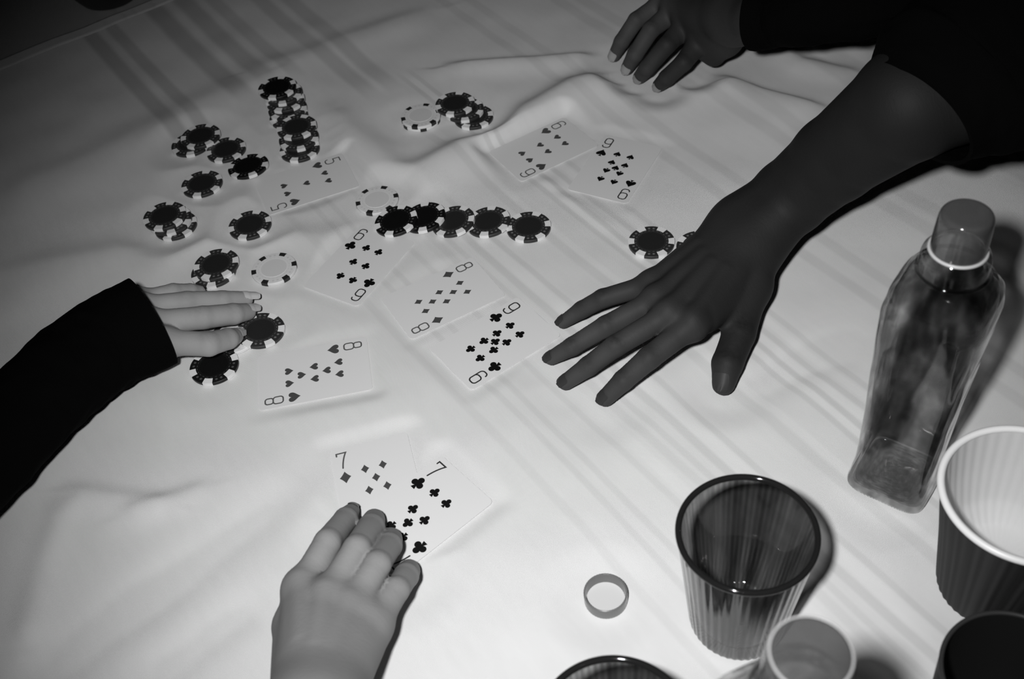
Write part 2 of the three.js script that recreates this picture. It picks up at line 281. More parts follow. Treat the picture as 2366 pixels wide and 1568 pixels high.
// ------------------------------------------------------------------ playing cards
const SUIT = {
  H: (g) => { g.moveTo(0, 0.5); g.bezierCurveTo(-0.15, 0.22, -0.5, 0.05, -0.5, -0.22); g.bezierCurveTo(-0.5, -0.52, -0.08, -0.58, 0, -0.25); g.bezierCurveTo(0.08, -0.58, 0.5, -0.52, 0.5, -0.22); g.bezierCurveTo(0.5, 0.05, 0.15, 0.22, 0, 0.5); },
  D: (g) => { g.moveTo(0, -0.56); g.quadraticCurveTo(0.2, -0.2, 0.44, 0); g.quadraticCurveTo(0.2, 0.2, 0, 0.56); g.quadraticCurveTo(-0.2, 0.2, -0.44, 0); g.quadraticCurveTo(-0.2, -0.2, 0, -0.56); },
  S: (g) => { g.moveTo(0, -0.55); g.bezierCurveTo(0.15, -0.25, 0.5, -0.1, 0.5, 0.16); g.bezierCurveTo(0.5, 0.42, 0.14, 0.42, 0.05, 0.2); g.quadraticCurveTo(0.06, 0.42, 0.2, 0.52); g.lineTo(-0.2, 0.52); g.quadraticCurveTo(-0.06, 0.42, -0.05, 0.2); g.bezierCurveTo(-0.14, 0.42, -0.5, 0.42, -0.5, 0.16); g.bezierCurveTo(-0.5, -0.1, -0.15, -0.25, 0, -0.55); },
  C: (g) => { for (const [x, y] of [[0, -0.29], [-0.27, 0.08], [0.27, 0.08]]) { g.moveTo(x + 0.25, y); g.arc(x, y, 0.25, 0, Math.PI * 2); } g.moveTo(-0.12, -0.1); g.lineTo(0.12, -0.1); g.lineTo(0.07, 0.2); g.lineTo(0.2, 0.54); g.lineTo(-0.2, 0.54); g.lineTo(-0.07, 0.2); g.closePath(); },
};
function digit(g, n) {                                  // thin open numerals in a box 7 wide and 14 high
  const loop = (x, y, w, h, r) => { g.moveTo(x + r, y); g.arcTo(x + w, y, x + w, y + h, r); g.arcTo(x + w, y + h, x, y + h, r); g.arcTo(x, y + h, x, y, r); g.arcTo(x, y, x + w, y, r); g.closePath(); };
  g.beginPath();
  if (n === 8) { loop(0.6, 0, 5.8, 6.2, 2); loop(0, 6.2, 7, 7.8, 2.4); }
  if (n === 9) { loop(0, 0, 7, 8.4, 2.6); g.moveTo(7, 5); g.lineTo(7, 10.6); g.arcTo(7, 14, 3.5, 14, 3); g.lineTo(3, 14); g.arcTo(0.2, 14, 0.2, 11.6, 2.4); }
  if (n === 6) { loop(0, 5.6, 7, 8.4, 2.6); g.moveTo(0, 9); g.lineTo(0, 3.4); g.arcTo(0, 0, 3.5, 0, 3); g.lineTo(4, 0); g.arcTo(6.8, 0, 6.8, 2.4, 2.4); }
  if (n === 5) { g.moveTo(6.4, 0); g.lineTo(1, 0); g.lineTo(0.8, 6); g.lineTo(4, 6); g.arcTo(7, 6, 7, 9, 3); g.lineTo(7, 11); g.arcTo(7, 14, 4, 14, 3); g.lineTo(3, 14); g.arcTo(0, 14, 0, 11.6, 2.6); }
  if (n === 7) { g.moveTo(0, 2.2); g.lineTo(0, 0); g.lineTo(7, 0); g.quadraticCurveTo(4, 6, 3.2, 14); }
  g.stroke();
}
function cardFace(n, suit) {
  const S = 10, W = 580, H = 880, cv = document.createElement('canvas'); cv.width = W; cv.height = H; const g = cv.getContext('2d');
  g.fillStyle = '#e4e4e4'; g.fillRect(0, 0, W, H);
  const red = suit === 'H' || suit === 'D', ink = red ? '#4c4c4c' : '#0c0c0c'; g.fillStyle = ink; g.strokeStyle = red ? '#5a5a5a' : '#303030';
  const pip = (x, y, size, flip) => { g.save(); g.translate(W / 2 + x * S, H / 2 - y * S); if (flip) g.rotate(Math.PI); g.scale(size * S, size * S); g.beginPath(); SUIT[suit](g); g.fill(); g.restore(); };
  const a = 6.56, y0 = 19.6;
  const spots = { 5: [[-a, y0], [a, y0], [0, 0], [-a, -y0], [a, -y0]], 6: [[-a, y0], [a, y0], [-a, 0], [a, 0], [-a, -y0], [a, -y0]], 7: [[-a, y0], [a, y0], [-a, 0], [a, 0], [-a, -y0], [a, -y0], [0, suit === 'C' ? -y0 / 2 : y0 / 2]], 8: [[-a, y0], [a, y0], [-a, 0], [a, 0], [-a, -y0], [a, -y0], [0, y0 / 2], [0, -y0 / 2]], 9: [[-a, y0], [a, y0], [-a, y0 / 3], [a, y0 / 3], [-a, -y0 / 3], [a, -y0 / 3], [-a, -y0], [a, -y0], [0, 0]] }[n];
  for (const [x, y] of spots) pip(x, y, suit === 'C' ? 7.4 : 7, y < -1);
  for (const turn of [0, 1]) {
    g.save(); if (turn) { g.translate(W, H); g.rotate(Math.PI); }
    g.save(); g.translate(W / 2 - 21.7 * S, H / 2 - 32.2 * S); g.scale(S, S); g.lineWidth = 1.15; g.lineCap = 'round'; g.translate(-3.4, -7); digit(g, n); g.restore();
    pip(-21.4, 16.4, suit === 'C' ? 10 : 9.6, false); g.restore();
  }
  const t = new THREE.CanvasTexture(cv); t.colorSpace = THREE.SRGBColorSpace; t.anisotropy = 8; return t;
}
{
  const w = 0.058, h = 0.088, r = 0.0035, s = new THREE.Shape();
  s.moveTo(-w / 2 + r, -h / 2); s.lineTo(w / 2 - r, -h / 2); s.absarc(w / 2 - r, -h / 2 + r, r, -Math.PI / 2, 0); s.lineTo(w / 2, h / 2 - r); s.absarc(w / 2 - r, h / 2 - r, r, 0, Math.PI / 2); s.lineTo(-w / 2 + r, h / 2); s.absarc(-w / 2 + r, h / 2 - r, r, Math.PI / 2, Math.PI); s.lineTo(-w / 2, -h / 2 + r); s.absarc(-w / 2 + r, -h / 2 + r, r, Math.PI, Math.PI * 1.5);
  const stock = new THREE.ExtrudeGeometry(s, { depth: 0.0004, bevelEnabled: false, curveSegments: 8 }); stock.rotateX(-Math.PI / 2);
  const face = new THREE.ShapeGeometry(s, 8); { const p = face.attributes.position, q = face.attributes.uv; for (let i = 0; i < p.count; i++) q.setXY(i, p.getX(i) / w + 0.5, p.getY(i) / h + 0.5); } face.rotateX(-Math.PI / 2); face.translate(0, 0.00046, 0);
  const edge = mat(0.8, 0.5), LIFT = { '7C': 0.0007, '9C': 0.0002 };
  const suits = { H: 'hearts', D: 'diamonds', S: 'spades', C: 'clubs' }, ranks = { 5: 'five', 6: 'six', 7: 'seven', 8: 'eight', 9: 'nine' };
  const where = { '6H': 'beside the nine of spades near the far hand', '9S': 'right of the six of hearts', '8H': 'alone left of the middle, above the bottom hand', '8D': 'between the six and the nine of clubs', '9C': 'by the fingertips of the spread dark hand', '6C': 'left of the eight of diamonds', '5H': 'among the chips at the upper left', '7D': 'partly under the fingertips of the bottom hand', '7C': 'overlapping the seven of diamonds under the bottom hand' };
  for (const [key, x, z, th] of CARDS) {
    const n = Number(key[0]), suit = key[1];
    const t = thing('playing_card', [x, TABLE + 0.0006 + (LIFT[key] || 0), z], `${ranks[n]} of ${suits[suit]} card face up ${where[key]}`, 'playing card', 'playing cards on the cloth');
    t.rotation.y = -th;
    mesh('card_stock', stock, edge, t);
    mesh('printed_face', face, new THREE.MeshPhysicalMaterial({ color: 0xffffff, map: cardFace(n, suit), roughness: 0.45 }), t);
  }
}

// ------------------------------------------------------------------ poker chips
{
  const R = 0.0196, T = 0.0033;
  const profile = [[0, 0], [R - 0.0005, 0], [R - 0.0001, 0.0004], [R, 0.0008], [R, T - 0.0008], [R - 0.0001, T - 0.0004], [R - 0.0005, T], [R * 0.62, T], [R * 0.6, T - 0.0002], [0, T - 0.0002]].map((q) => new THREE.Vector2(...q));
  const bodyGeo = new THREE.LatheGeometry(profile, 64); { const p = bodyGeo.attributes.position, q = bodyGeo.attributes.uv; for (let i = 0; i < p.count; i++) q.setXY(i, p.getX(i) / R / 2 + 0.5, 0.5 - p.getZ(i) / R / 2); }
  const sector = (r0, r1, half, hgt) => { const s = new THREE.Shape(); s.absarc(0, 0, r1, -half, half, false); s.absarc(0, 0, r0, half * 1.05, -half * 1.05, true); const g = new THREE.ExtrudeGeometry(s, { depth: hgt, bevelEnabled: false, curveSegments: 8 }); g.rotateX(-Math.PI / 2); return g; };
  const insertGeo = sector(R * 0.74, R + 0.00006, 12 * Math.PI / 180, T + 0.00012), spotGeo = sector(R * 0.79, R + 0.00006, 9 * Math.PI / 180, T + 0.00012);
  const hubGeo = new THREE.CylinderGeometry(R * 0.575, R * 0.575, 0.0003, 48);
  const facePrint = (base, mark) => {
    const S = 512, cv = document.createElement('canvas'); cv.width = cv.height = S; const g = cv.getContext('2d'); const col = (v) => `rgb(${v},${v},${v})`;
    g.fillStyle = col(base); g.fillRect(0, 0, S, S); g.translate(S / 2, S / 2); g.strokeStyle = col(mark); g.fillStyle = col(mark);
    for (let i = 0; i < 24; i++) { const a = i * Math.PI / 12 + 0.13; g.lineWidth = 5; g.beginPath(); g.arc(0, 0, S * 0.34, a - 0.07, a + 0.06); g.stroke(); }
    for (let i = 0; i < 6; i++) { const a = (i + 0.5) * Math.PI / 3; for (const d of [-0.12, 0.12]) { g.beginPath(); g.arc(Math.cos(a + d) * S * 0.415, Math.sin(a + d) * S * 0.415, S * 0.026, 0, 7); g.fill(); } }
    const t = new THREE.CanvasTexture(cv); t.colorSpace = THREE.SRGBColorSpace; return t;
  };
  const kinds = {
    b: { body: new THREE.MeshPhysicalMaterial({ map: facePrint(16, 84), roughness: 0.45 }), insert: mat(0.86, 0.5), hub: mat(0.005, 0.5, { specularIntensity: 0.4 }) },
    g: { body: new THREE.MeshPhysicalMaterial({ map: facePrint(48, 112), roughness: 0.45 }), insert: mat(0.86, 0.5), hub: mat(0.02, 0.5, { specularIntensity: 0.4 }) },
    w: { body: new THREE.MeshPhysicalMaterial({ map: facePrint(230, 214), roughness: 0.45 }), insert: mat(0.02, 0.5), hub: mat(0.7, 0.5) },
  };
  const proto = {};
  const build = (k) => {
    const t = new THREE.Group(), m = kinds[k];
    mesh('chip_body', bodyGeo, m.body, t);
    for (let i = 0; i < 6; i++) { const e = mesh('edge_spot', k === 'w' ? spotGeo : insertGeo, m.insert, t); e.rotation.y = i * Math.PI / 3; e.position.y = -0.00006; }
    const hub = mesh('centre_inlay', hubGeo, m.hub, t); hub.position.y = T - 0.0001;
    return t;
  };
  for (const [x, y, z, k, rot, tilt, dir, label] of CHIPS) {
    const c = (proto[k] = proto[k] || build(k)).clone(); c.name = numbered('poker_chip'); scene.add(c);
    const a = dir * Math.PI / 180, up = new THREE.Vector3(-Math.cos(a) * Math.sin(tilt * Math.PI / 180), Math.cos(tilt * Math.PI / 180), Math.sin(a) * Math.sin(tilt * Math.PI / 180));
    c.quaternion.setFromUnitVectors(new THREE.Vector3(0, 1, 0), up).multiply(new THREE.Quaternion().setFromAxisAngle(new THREE.Vector3(0, 1, 0), rot * Math.PI / 180));
    c.position.set(x, TABLE + y + 0.0002, z);
    tag(c, label, 'poker chip', 'poker chips on the cloth');
  }
}

// ------------------------------------------------------------------ bottles, glasses and cups
function lathe(profile, seg = 96, ribs = 0, depth = 0) {   // profile of [radius, height]; ribs press the radius in and out
  const n = profile.length - 1;
  return grid(seg, n, (a, b) => { const [r, y] = profile[Math.round(b * n)], t = -a * Math.PI * 2, q = r + (r > 0.012 ? depth * Math.cos(ribs * t) : 0); return [q * Math.cos(t), y, q * Math.sin(t)]; }, true);
}
const curve = (pts, n = 60) => new THREE.CatmullRomCurve3(pts.map(([r, y]) => new THREE.Vector3(r, y, 0)), false, 'catmullrom', 0.35).getPoints(n).map((p) => [Math.max(0, p.x), p.y]);
const torus = (r, tube, y) => { const g = new THREE.TorusGeometry(r, tube, 14, 96); g.rotateX(Math.PI / 2); g.translate(0, y, 0); return g; };
const ribTint = (lo, hi, k, seed) => { const t = dataTexture(1024, 64, (a, b) => { const q = 0.5 + 0.5 * N(a * k, 0.3, seed) * 1.5 + 0.25 * Math.sin(a * Math.PI * 2 * k * 1.5); return lo + (hi - lo) * Math.max(0, Math.min(1, q + 0.15 * N(a * 40, b * 6, seed))); }); return t; };
const smokeMap = ribTint(0.55, 1, 44, 5);
const smoke = pane(0.6, { map: smokeMap }), smokeDark = mat(0.012, 0.06);
function tumbler(pos, label) {
  const t = thing('tumbler', pos, label, 'glass', 'smoky tumblers');
  mesh('outer_wall', lathe(curve([[0, 0.0004], [0.02, 0.0004], [0.0265, 0.0015], [0.0292, 0.006], [0.0308, 0.02], [0.0345, 0.055], [0.0392, 0.0985]], 70), 192, 44, 0.00025), smoke, t);
  mesh('inner_wall', lathe(curve([[0, 0.008], [0.018, 0.008], [0.0245, 0.011], [0.0268, 0.02], [0.0318, 0.055], [0.0372, 0.0985]], 60), 192), smoke, t);
  mesh('rim', torus(0.0384, 0.0019, 0.0988), smokeDark, t).userData.label = 'dark rounded rim';
  return t;
}
const on = (x, z, y = 0.0004) => [x, TABLE + y, z];
tumbler(on(0.118, -0.3362), 'whole smoky grey ribbed tumbler with a dark rim standing right of the clear cap');
tumbler(on(0.027, -0.2325), 'smoky tumbler of which only the far rim shows at the bottom of the picture');

function squareBottle(pos, turn, scale, label, ringed) {
  const t = thing('bottle', pos, label, 'bottle', 'square glass bottles'); t.rotation.y = turn; t.scale.setScalar(scale);
  const sec = [[0, 0.018, 4], [0.0006, 0.0235, 5], [0.003, 0.0262, 6], [0.007, 0.0268, 6], [0.014, 0.0258, 6], [0.03, 0.0247, 6], [0.07, 0.0253, 6], [0.12, 0.0276, 5.5], [0.15, 0.0293, 5], [0.166, 0.0297, 4.6], [0.177, 0.0284, 4], [0.186, 0.0246, 3.2], [0.192, 0.0205, 2.3], [0.195, 0.0192, 2], [0.206, 0.0188, 2], [0.209, 0.016, 2], [0.2115, 0.0135, 2], [0.214, 0.0132, 2]];
  const wall = (inset, floor) => grid(128, 90, (a, b) => {
    const y = floor + b * (0.214 - floor); let i = 0; while (i < sec.length - 2 && sec[i + 1][0] < y) i++;
    const k = Math.max(0, Math.min(1, (y - sec[i][0]) / (sec[i + 1][0] - sec[i][0]))), s = k * k * (3 - 2 * k), q = sec[i][0] < 0.008 ? k : s;
    const r0 = sec[i][1] + (sec[i + 1][1] - sec[i][1]) * q - inset, n = sec[i][2] + (sec[i + 1][2] - sec[i][2]) * q, t = -a * Math.PI * 2;
    const r = r0 / Math.pow(Math.abs(Math.cos(t)) ** n + Math.abs(Math.sin(t)) ** n, 1 / n) + 0.00035 * N(Math.cos(t) * 2, y * 30, Math.sin(t) * 2 + inset * 900);
    return [r * Math.cos(t), y, r * Math.sin(t)];
  }, true);
  const disc = (r, y, n) => grid(96, 6, (a, b) => { const t = -a * Math.PI * 2, q = b * r / Math.pow(Math.abs(Math.cos(t)) ** n + Math.abs(Math.sin(t)) ** n, 1 / n); return [q * Math.cos(t), y + 0.003 * (1 - b * b), q * Math.sin(t)]; }, true);
  mesh('glass_body', merge([wall(0, 0), disc(0.018, 0.0002, 4)]), bottleGlass, t);
  mesh('inner_wall', merge([wall(0.0026, 0.008), disc(0.0225, 0.008, 6)]), bottleGlass, t);
  const cap = mesh('cap', lathe(curve([[0.0148, 0.2095], [0.0147, 0.218], [0.0143, 0.230], [0.0134, 0.2337], [0.011, 0.235], [0, 0.2352]], 50), 120, 60, 0.00012), capPlastic, t); cap.userData.label = 'translucent screw cap';
  if (ringed) mesh('cap_ring', torus(0.0152, 0.001, 0.2095), mat(0.5, 0.35), t).userData.label = 'pale tamper ring under the cap';
  else mesh('cap_rim', torus(0.0131, 0.0005, 0.2341), mat(0.3, 0.4), t).userData.label = 'pale moulded edge of the cap';
  mesh('neck_bead', torus(0.0192, 0.0012, 0.1945), bottleGlass, t);
  return t;
}
const mottle = dataTexture(512, 512, (a, b) => { const c = Math.cos(a * Math.PI * 2), s = Math.sin(a * Math.PI * 2); return 0.66 + 0.34 * (N(c * 2.2, b * 9, s * 2.2) + 0.7 * N(c * 6, b * 22, s * 6 + 9)) + 0.1; });  // light bent by the glass, painted as a mottled tint
const bottleGlass = pane(0.94, { map: mottle, roughness: 0.06 });
const capPlastic = new THREE.MeshPhysicalMaterial({ color: grey(0.3), roughness: 0.1, transmission: 0.85, thickness: 0, side: THREE.DoubleSide });
squareBottle(on(0.248, -0.4283), -40 * Math.PI / 180, 1, 'clear square glass bottle with a translucent cap standing at the right', true);
squareBottle(on(0.0922, -0.1805), 0.3, 1.115, 'nearer glass bottle of which only the round cap shows at the lower right', false);

{ // loose cap, lying mouth up
  const t = thing('screw_top', on(0.0395, -0.3614), 'small clear bottle cap lying mouth up on the bare cloth', 'cap');
  mesh('cap_wall', lathe(curve([[0.0132, 0.0002], [0.0138, 0.002], [0.014, 0.0095], [0.0136, 0.0102], [0.0128, 0.0098], [0.0124, 0.002]], 40), 96, 48, 0.00008), new THREE.MeshPhysicalMaterial({ color: grey(0.3), roughness: 0.3, transmission: 0.5, thickness: 0, side: THREE.DoubleSide }), t);
  const d = mesh('cap_liner', new THREE.CylinderGeometry(0.0126, 0.0126, 0.0012, 64), mat(0.62, 0.6), t); d.position.y = 0.001;
}
{ // white lined cup
  const t = thing('cup', on(0.2777, -0.3393), 'large dark ribbed cup with a white rim and white inside, cut by the right edge', 'cup');
  const streak = ribTint(0.55, 1, 38, 2);
  mesh('outer_wall', lathe(curve([[0, 0.0003], [0.027, 0.0003], [0.0305, 0.002], [0.0325, 0.012], [0.039, 0.055], [0.0462, 0.097]], 60), 192, 38, 0.0003), new THREE.MeshPhysicalMaterial({ color: grey(0.04), map: streak, roughness: 0.6, specularIntensity: 0.4, side: THREE.DoubleSide }), t);
  mesh('inside', lathe(curve([[0, 0.03], [0.012, 0.0305], [0.024, 0.034], [0.033, 0.046], [0.0395, 0.07], [0.0448, 0.099]], 50), 192, 38, 0.0002), mat(0.62, 0.8, { side: THREE.DoubleSide }), t).userData.label = 'white inside';
  mesh('rim', torus(0.0464, 0.0022, 0.0992), mat(0.85, 0.35), t).userData.label = 'white rounded rim';
}
{ // black cup at the corner
  const t = thing('cup', on(0.2332, -0.2395), 'black cup in the lower right corner, nearest the white lined cup', 'cup');
  mesh('outer_wall', lathe(curve([[0, 0.0003], [0.026, 0.0003], [0.03, 0.003], [0.0335, 0.03], [0.0372, 0.088]], 50), 128), mat(0.02, 0.5, { side: THREE.DoubleSide }), t);
  mesh('inside', lathe(curve([[0, 0.008], [0.026, 0.008], [0.03, 0.02], [0.0352, 0.088]], 50), 128), mat(0.006, 0.6, { side: THREE.DoubleSide }), t);
  mesh('rim', torus(0.0362, 0.0013, 0.0882), mat(0.03, 0.4), t);
}
{ // dark bowl on the far cloth
  const t = thing('bowl', [-0.431, TABLE - 0.0035, -1.256], 'dark bowl on the far cloth, cut by the top edge of the picture', 'bowl');
  mesh('outside', lathe(curve([[0, 0.0003], [0.03, 0.0003], [0.036, 0.004], [0.052, 0.03], [0.06, 0.06]], 50), 96), mat(0.03, 0.45, { side: THREE.DoubleSide }), t);
  mesh('inside', lathe(curve([[0, 0.006], [0.03, 0.007], [0.048, 0.03], [0.057, 0.06]], 50), 96), mat(0.03, 0.45, { side: THREE.DoubleSide }), t);
  mesh('rim', torus(0.0585, 0.0017, 0.0602), mat(0.05, 0.4), t);
}

// ------------------------------------------------------------------ people: continuous skin grown from a skeleton
function bone(a, b) {                                   // distance to a cone with round ends
  const ax = a[0], ay = a[1], az = a[2], r1 = a[3], bx = b[0] - ax, by = b[1] - ay, bz = b[2] - az, r2 = b[3];
  const l2 = bx * bx + by * by + bz * bz, rr = r1 - r2, a2 = l2 - rr * rr, il2 = 1 / l2;
  return (x, y, z) => {
    const px = x - ax, py = y - ay, pz = z - az, q = px * bx + py * by + pz * bz, w = q - l2;
    const vx = px * l2 - bx * q, vy = py * l2 - by * q, vz = pz * l2 - bz * q, x2 = vx * vx + vy * vy + vz * vz, y2 = q * q * l2, z2 = w * w * l2;
    const k = Math.sign(rr) * rr * rr * x2;
    if (Math.sign(w) * a2 * z2 > k) return Math.sqrt(x2 + z2) * il2 - r2;
    if (Math.sign(q) * a2 * y2 < k) return Math.sqrt(x2 + y2) * il2 - r1;
    return (Math.sqrt(x2 * a2 * il2) + q * rr) * il2 - r1;
  };
}
const smin = (a, b, k) => { const h = Math.max(k - Math.abs(a - b), 0) / k; return Math.min(a, b) - h * h * k * 0.25; };
const FINGERS = ['thumb', 'index', 'middle', 'ring', 'pinky'];
function armField(A) {
  const chains = {}, palm = [];
  for (const f of FINGERS) {
    const j = A[f], list = [];
    for (let i = 0; i + 1 < j.length; i++) list.push(bone(j[i], j[i + 1]));
        chains[f] = list;
  }
  for (const k of Object.keys(A)) if (k.startsWith('palm_')) palm.push(bone(A[k][0], A[k][1]));
  for (const f of FINGERS.slice(1)) { const m = A[f][0]; palm.push(bone([m[0], m[1] + 0.0025, m[2], m[3] * 0.9], [m[0], m[1] + 0.0026, m[2] + 0.0001, m[3] * 0.9])); }
  const tendons = FINGERS.slice(1).map((f) => { const p = A['palm_' + f]; return bone([p[0][0] * 0.5 + p[1][0] * 0.5, p[0][1] * 0.5 + p[1][1] * 0.5 + Math.max(p[0][3] * 0.5 + p[1][3] * 0.5, 0.01) * 0.86, p[0][2] * 0.5 + p[1][2] * 0.5, 0.0018], [p[1][0], p[1][1] + p[1][3] * 0.93, p[1][2], 0.003]); });
  const arm = []; for (const s of ['armA', 'armB']) for (let i = 0; i + 1 < A[s].length; i++) arm.push(bone(A[s][i], A[s][i + 1]));
  for (let i = 0; i < A.armA.length; i++) arm.push(bone(A.armA[i], [A.armB[i][0], A.armB[i][1] + 1e-5, A.armB[i][2] + 1e-5, A.armB[i][3]]));
  return (x, y, z) => {
    let p = 1; for (const b of palm) p = smin(p, b(x, y, z), 0.008);
    for (const b of tendons) p = smin(p, b(x, y, z), 0.006);
    let a = 1; for (const b of arm) a = smin(a, b(x, y, z), 0.004);
    p = smin(p, a, 0.02);
    let d = p;
    for (const f of FINGERS) { let c = 1; for (const b of chains[f]) c = smin(c, b(x, y, z), 0.0016); d = smin(d, smin(p, c, f === 'thumb' ? 0.012 : 0.007), 0.0018); }
    return d;
  };
}
function boundsOf(A) { const lo = [9, 9, 9], hi = [-9, -9, -9]; for (const k of Object.keys(A)) if (k !== 'sleeve') for (const j of A[k]) for (let i = 0; i < 3; i++) { lo[i] = Math.min(lo[i], j[i] - j[3] - 0.01); hi[i] = Math.max(hi[i], j[i] + j[3] + 0.01); } return [lo, hi]; }
function skin(field, [lo, hi], cell, A, depth) {                  // naive surface nets
  const n = lo.map((l, i) => Math.ceil((hi[i] - l) / cell) + 1), [nx, ny, nz] = n, val = new Float32Array(nx * ny * nz).fill(1), B = 6;
  for (let k = 0; k < nz; k += B) for (let j = 0; j < ny; j += B) for (let i = 0; i < nx; i += B) {
    const c = field(lo[0] + (i + B / 2) * cell, lo[1] + (j + B / 2) * cell, lo[2] + (k + B / 2) * cell), far = Math.abs(c) > cell * B * 0.95;
    for (let kk = k; kk < Math.min(k + B, nz); kk++) for (let jj = j; jj < Math.min(j + B, ny); jj++) for (let ii = i; ii < Math.min(i + B, nx); ii++) val[(kk * ny + jj) * nx + ii] = far ? c : field(lo[0] + ii * cell, lo[1] + jj * cell, lo[2] + kk * cell);
  }
  const id = new Int32Array(nx * ny * nz).fill(-1), pos = [], idx = [];
  const at = (i, j, k) => (k * ny + j) * nx + i;
  for (let k = 0; k < nz - 1; k++) for (let j = 0; j < ny - 1; j++) for (let i = 0; i < nx - 1; i++) {
    let m = 0, cx = 0, cy = 0, cz = 0; const v = [];
    for (let c = 0; c < 8; c++) v.push(val[at(i + (c & 1), j + ((c >> 1) & 1), k + (c >> 2))]);
    if (v.every((q) => q > 0) || v.every((q) => q <= 0)) continue;
    for (let c = 0; c < 8; c++) for (const b of [1, 2, 4]) if (!(c & b)) { const e = c | b; if ((v[c] > 0) !== (v[e] > 0)) { const t = v[c] / (v[c] - v[e]); cx += (c & 1) + (b === 1 ? t : 0); cy += ((c >> 1) & 1) + (b === 2 ? t : 0); cz += (c >> 2) + (b === 4 ? t : 0); m++; } }
    id[at(i, j, k)] = pos.length / 3; pos.push(lo[0] + (i + cx / m) * cell, lo[1] + (j + cy / m) * cell, lo[2] + (k + cz / m) * cell);
  }
  const quad = (a, b, c, d, f) => { if (a < 0 || b < 0 || c < 0 || d < 0) return; f ? idx.push(a, b, c, a, c, d) : idx.push(a, c, b, a, d, c); };
  for (let k = 1; k < nz - 1; k++) for (let j = 1; j < ny - 1; j++) for (let i = 1; i < nx - 1; i++) {
    const s = val[at(i, j, k)] <= 0;
    if (s !== (val[at(i + 1, j, k)] <= 0)) quad(id[at(i, j - 1, k - 1)], id[at(i, j, k - 1)], id[at(i, j, k)], id[at(i, j - 1, k)], s);
    if (s !== (val[at(i, j + 1, k)] <= 0)) quad(id[at(i - 1, j, k - 1)], id[at(i - 1, j, k)], id[at(i, j, k)], id[at(i, j, k - 1)], s);
    if (s !== (val[at(i, j, k + 1)] <= 0)) quad(id[at(i - 1, j - 1, k)], id[at(i, j - 1, k)], id[at(i, j, k)], id[at(i - 1, j, k)], s);
  }
  const nor = [], uv = [], col = [], e = 0.0006, fb = FINGERS.map((q) => { const o = []; for (let i = 0; i + 1 < A[q].length; i++) o.push(bone(A[q][i], A[q][i + 1])); return o; });
  const wr = new THREE.Vector3(...A.armA[0]).add(new THREE.Vector3(...A.armB[0])).multiplyScalar(0.5), dirA = new THREE.Vector3(...A.armA[1]).sub(new THREE.Vector3(...A.armA[0])).normalize();
  const mm = A.middle[0], hx = mm[0] - wr.x, hy = mm[1] - wr.y, hz = mm[2] - wr.z, hl = hx * hx + hy * hy + hz * hz, mid = new THREE.Vector3(A.index[0][0] + A.pinky[0][0], 0, A.index[0][2] + A.pinky[0][2]).multiplyScalar(0.5);
  const ln = Math.hypot(A.pinky[0][0] - A.index[0][0], A.pinky[0][2] - A.index[0][2]), lx = (A.pinky[0][0] - A.index[0][0]) / ln, lz = (A.pinky[0][2] - A.index[0][2]) / ln;
  const pigmentAndShade = (x, y, z) => {                          // darker creased knuckles; uneven light painted in as paler fingers and a darker forearm
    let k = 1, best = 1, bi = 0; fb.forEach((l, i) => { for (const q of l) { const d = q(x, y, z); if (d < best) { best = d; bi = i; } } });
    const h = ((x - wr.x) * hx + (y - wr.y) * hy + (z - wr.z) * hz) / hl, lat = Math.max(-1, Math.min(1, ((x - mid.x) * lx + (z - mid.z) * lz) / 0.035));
    k += depth * (1.15 * smooth(0.75, 1.4, h) + 0.3 * lat * smooth(0.1, 1, h)); const j = A[FINGERS[bi]];  // fall of light painted: paler towards the fingers and little finger side
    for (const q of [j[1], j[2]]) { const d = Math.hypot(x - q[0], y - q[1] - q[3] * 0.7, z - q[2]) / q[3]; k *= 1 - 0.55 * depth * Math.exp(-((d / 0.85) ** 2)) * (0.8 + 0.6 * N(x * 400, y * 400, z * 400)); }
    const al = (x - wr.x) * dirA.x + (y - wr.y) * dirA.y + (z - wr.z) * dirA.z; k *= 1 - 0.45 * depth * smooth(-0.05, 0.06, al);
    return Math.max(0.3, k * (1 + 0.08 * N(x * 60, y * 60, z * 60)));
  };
  for (let q = 0; q < pos.length; q += 3) {
    const [x, y, z] = [pos[q], pos[q + 1], pos[q + 2]], v = new THREE.Vector3(field(x + e, y, z) - field(x - e, y, z), field(x, y + e, z) - field(x, y - e, z), field(x, y, z + e) - field(x, y, z - e)).normalize();
    nor.push(v.x, v.y, v.z); const pg = pigmentAndShade(x, y, z); col.push(pg, pg, pg); uv.push((x + 0.35 * y) / 0.03, (z + 0.35 * y) / 0.03);
  }
  const g = new THREE.BufferGeometry(); g.setAttribute('position', new THREE.Float32BufferAttribute(pos, 3)); g.setAttribute('normal', new THREE.Float32BufferAttribute(nor, 3)); g.setAttribute('uv', new THREE.Float32BufferAttribute(uv, 2)); g.setAttribute('color', new THREE.Float32BufferAttribute(col, 3)); g.setIndex(idx); return g;
}
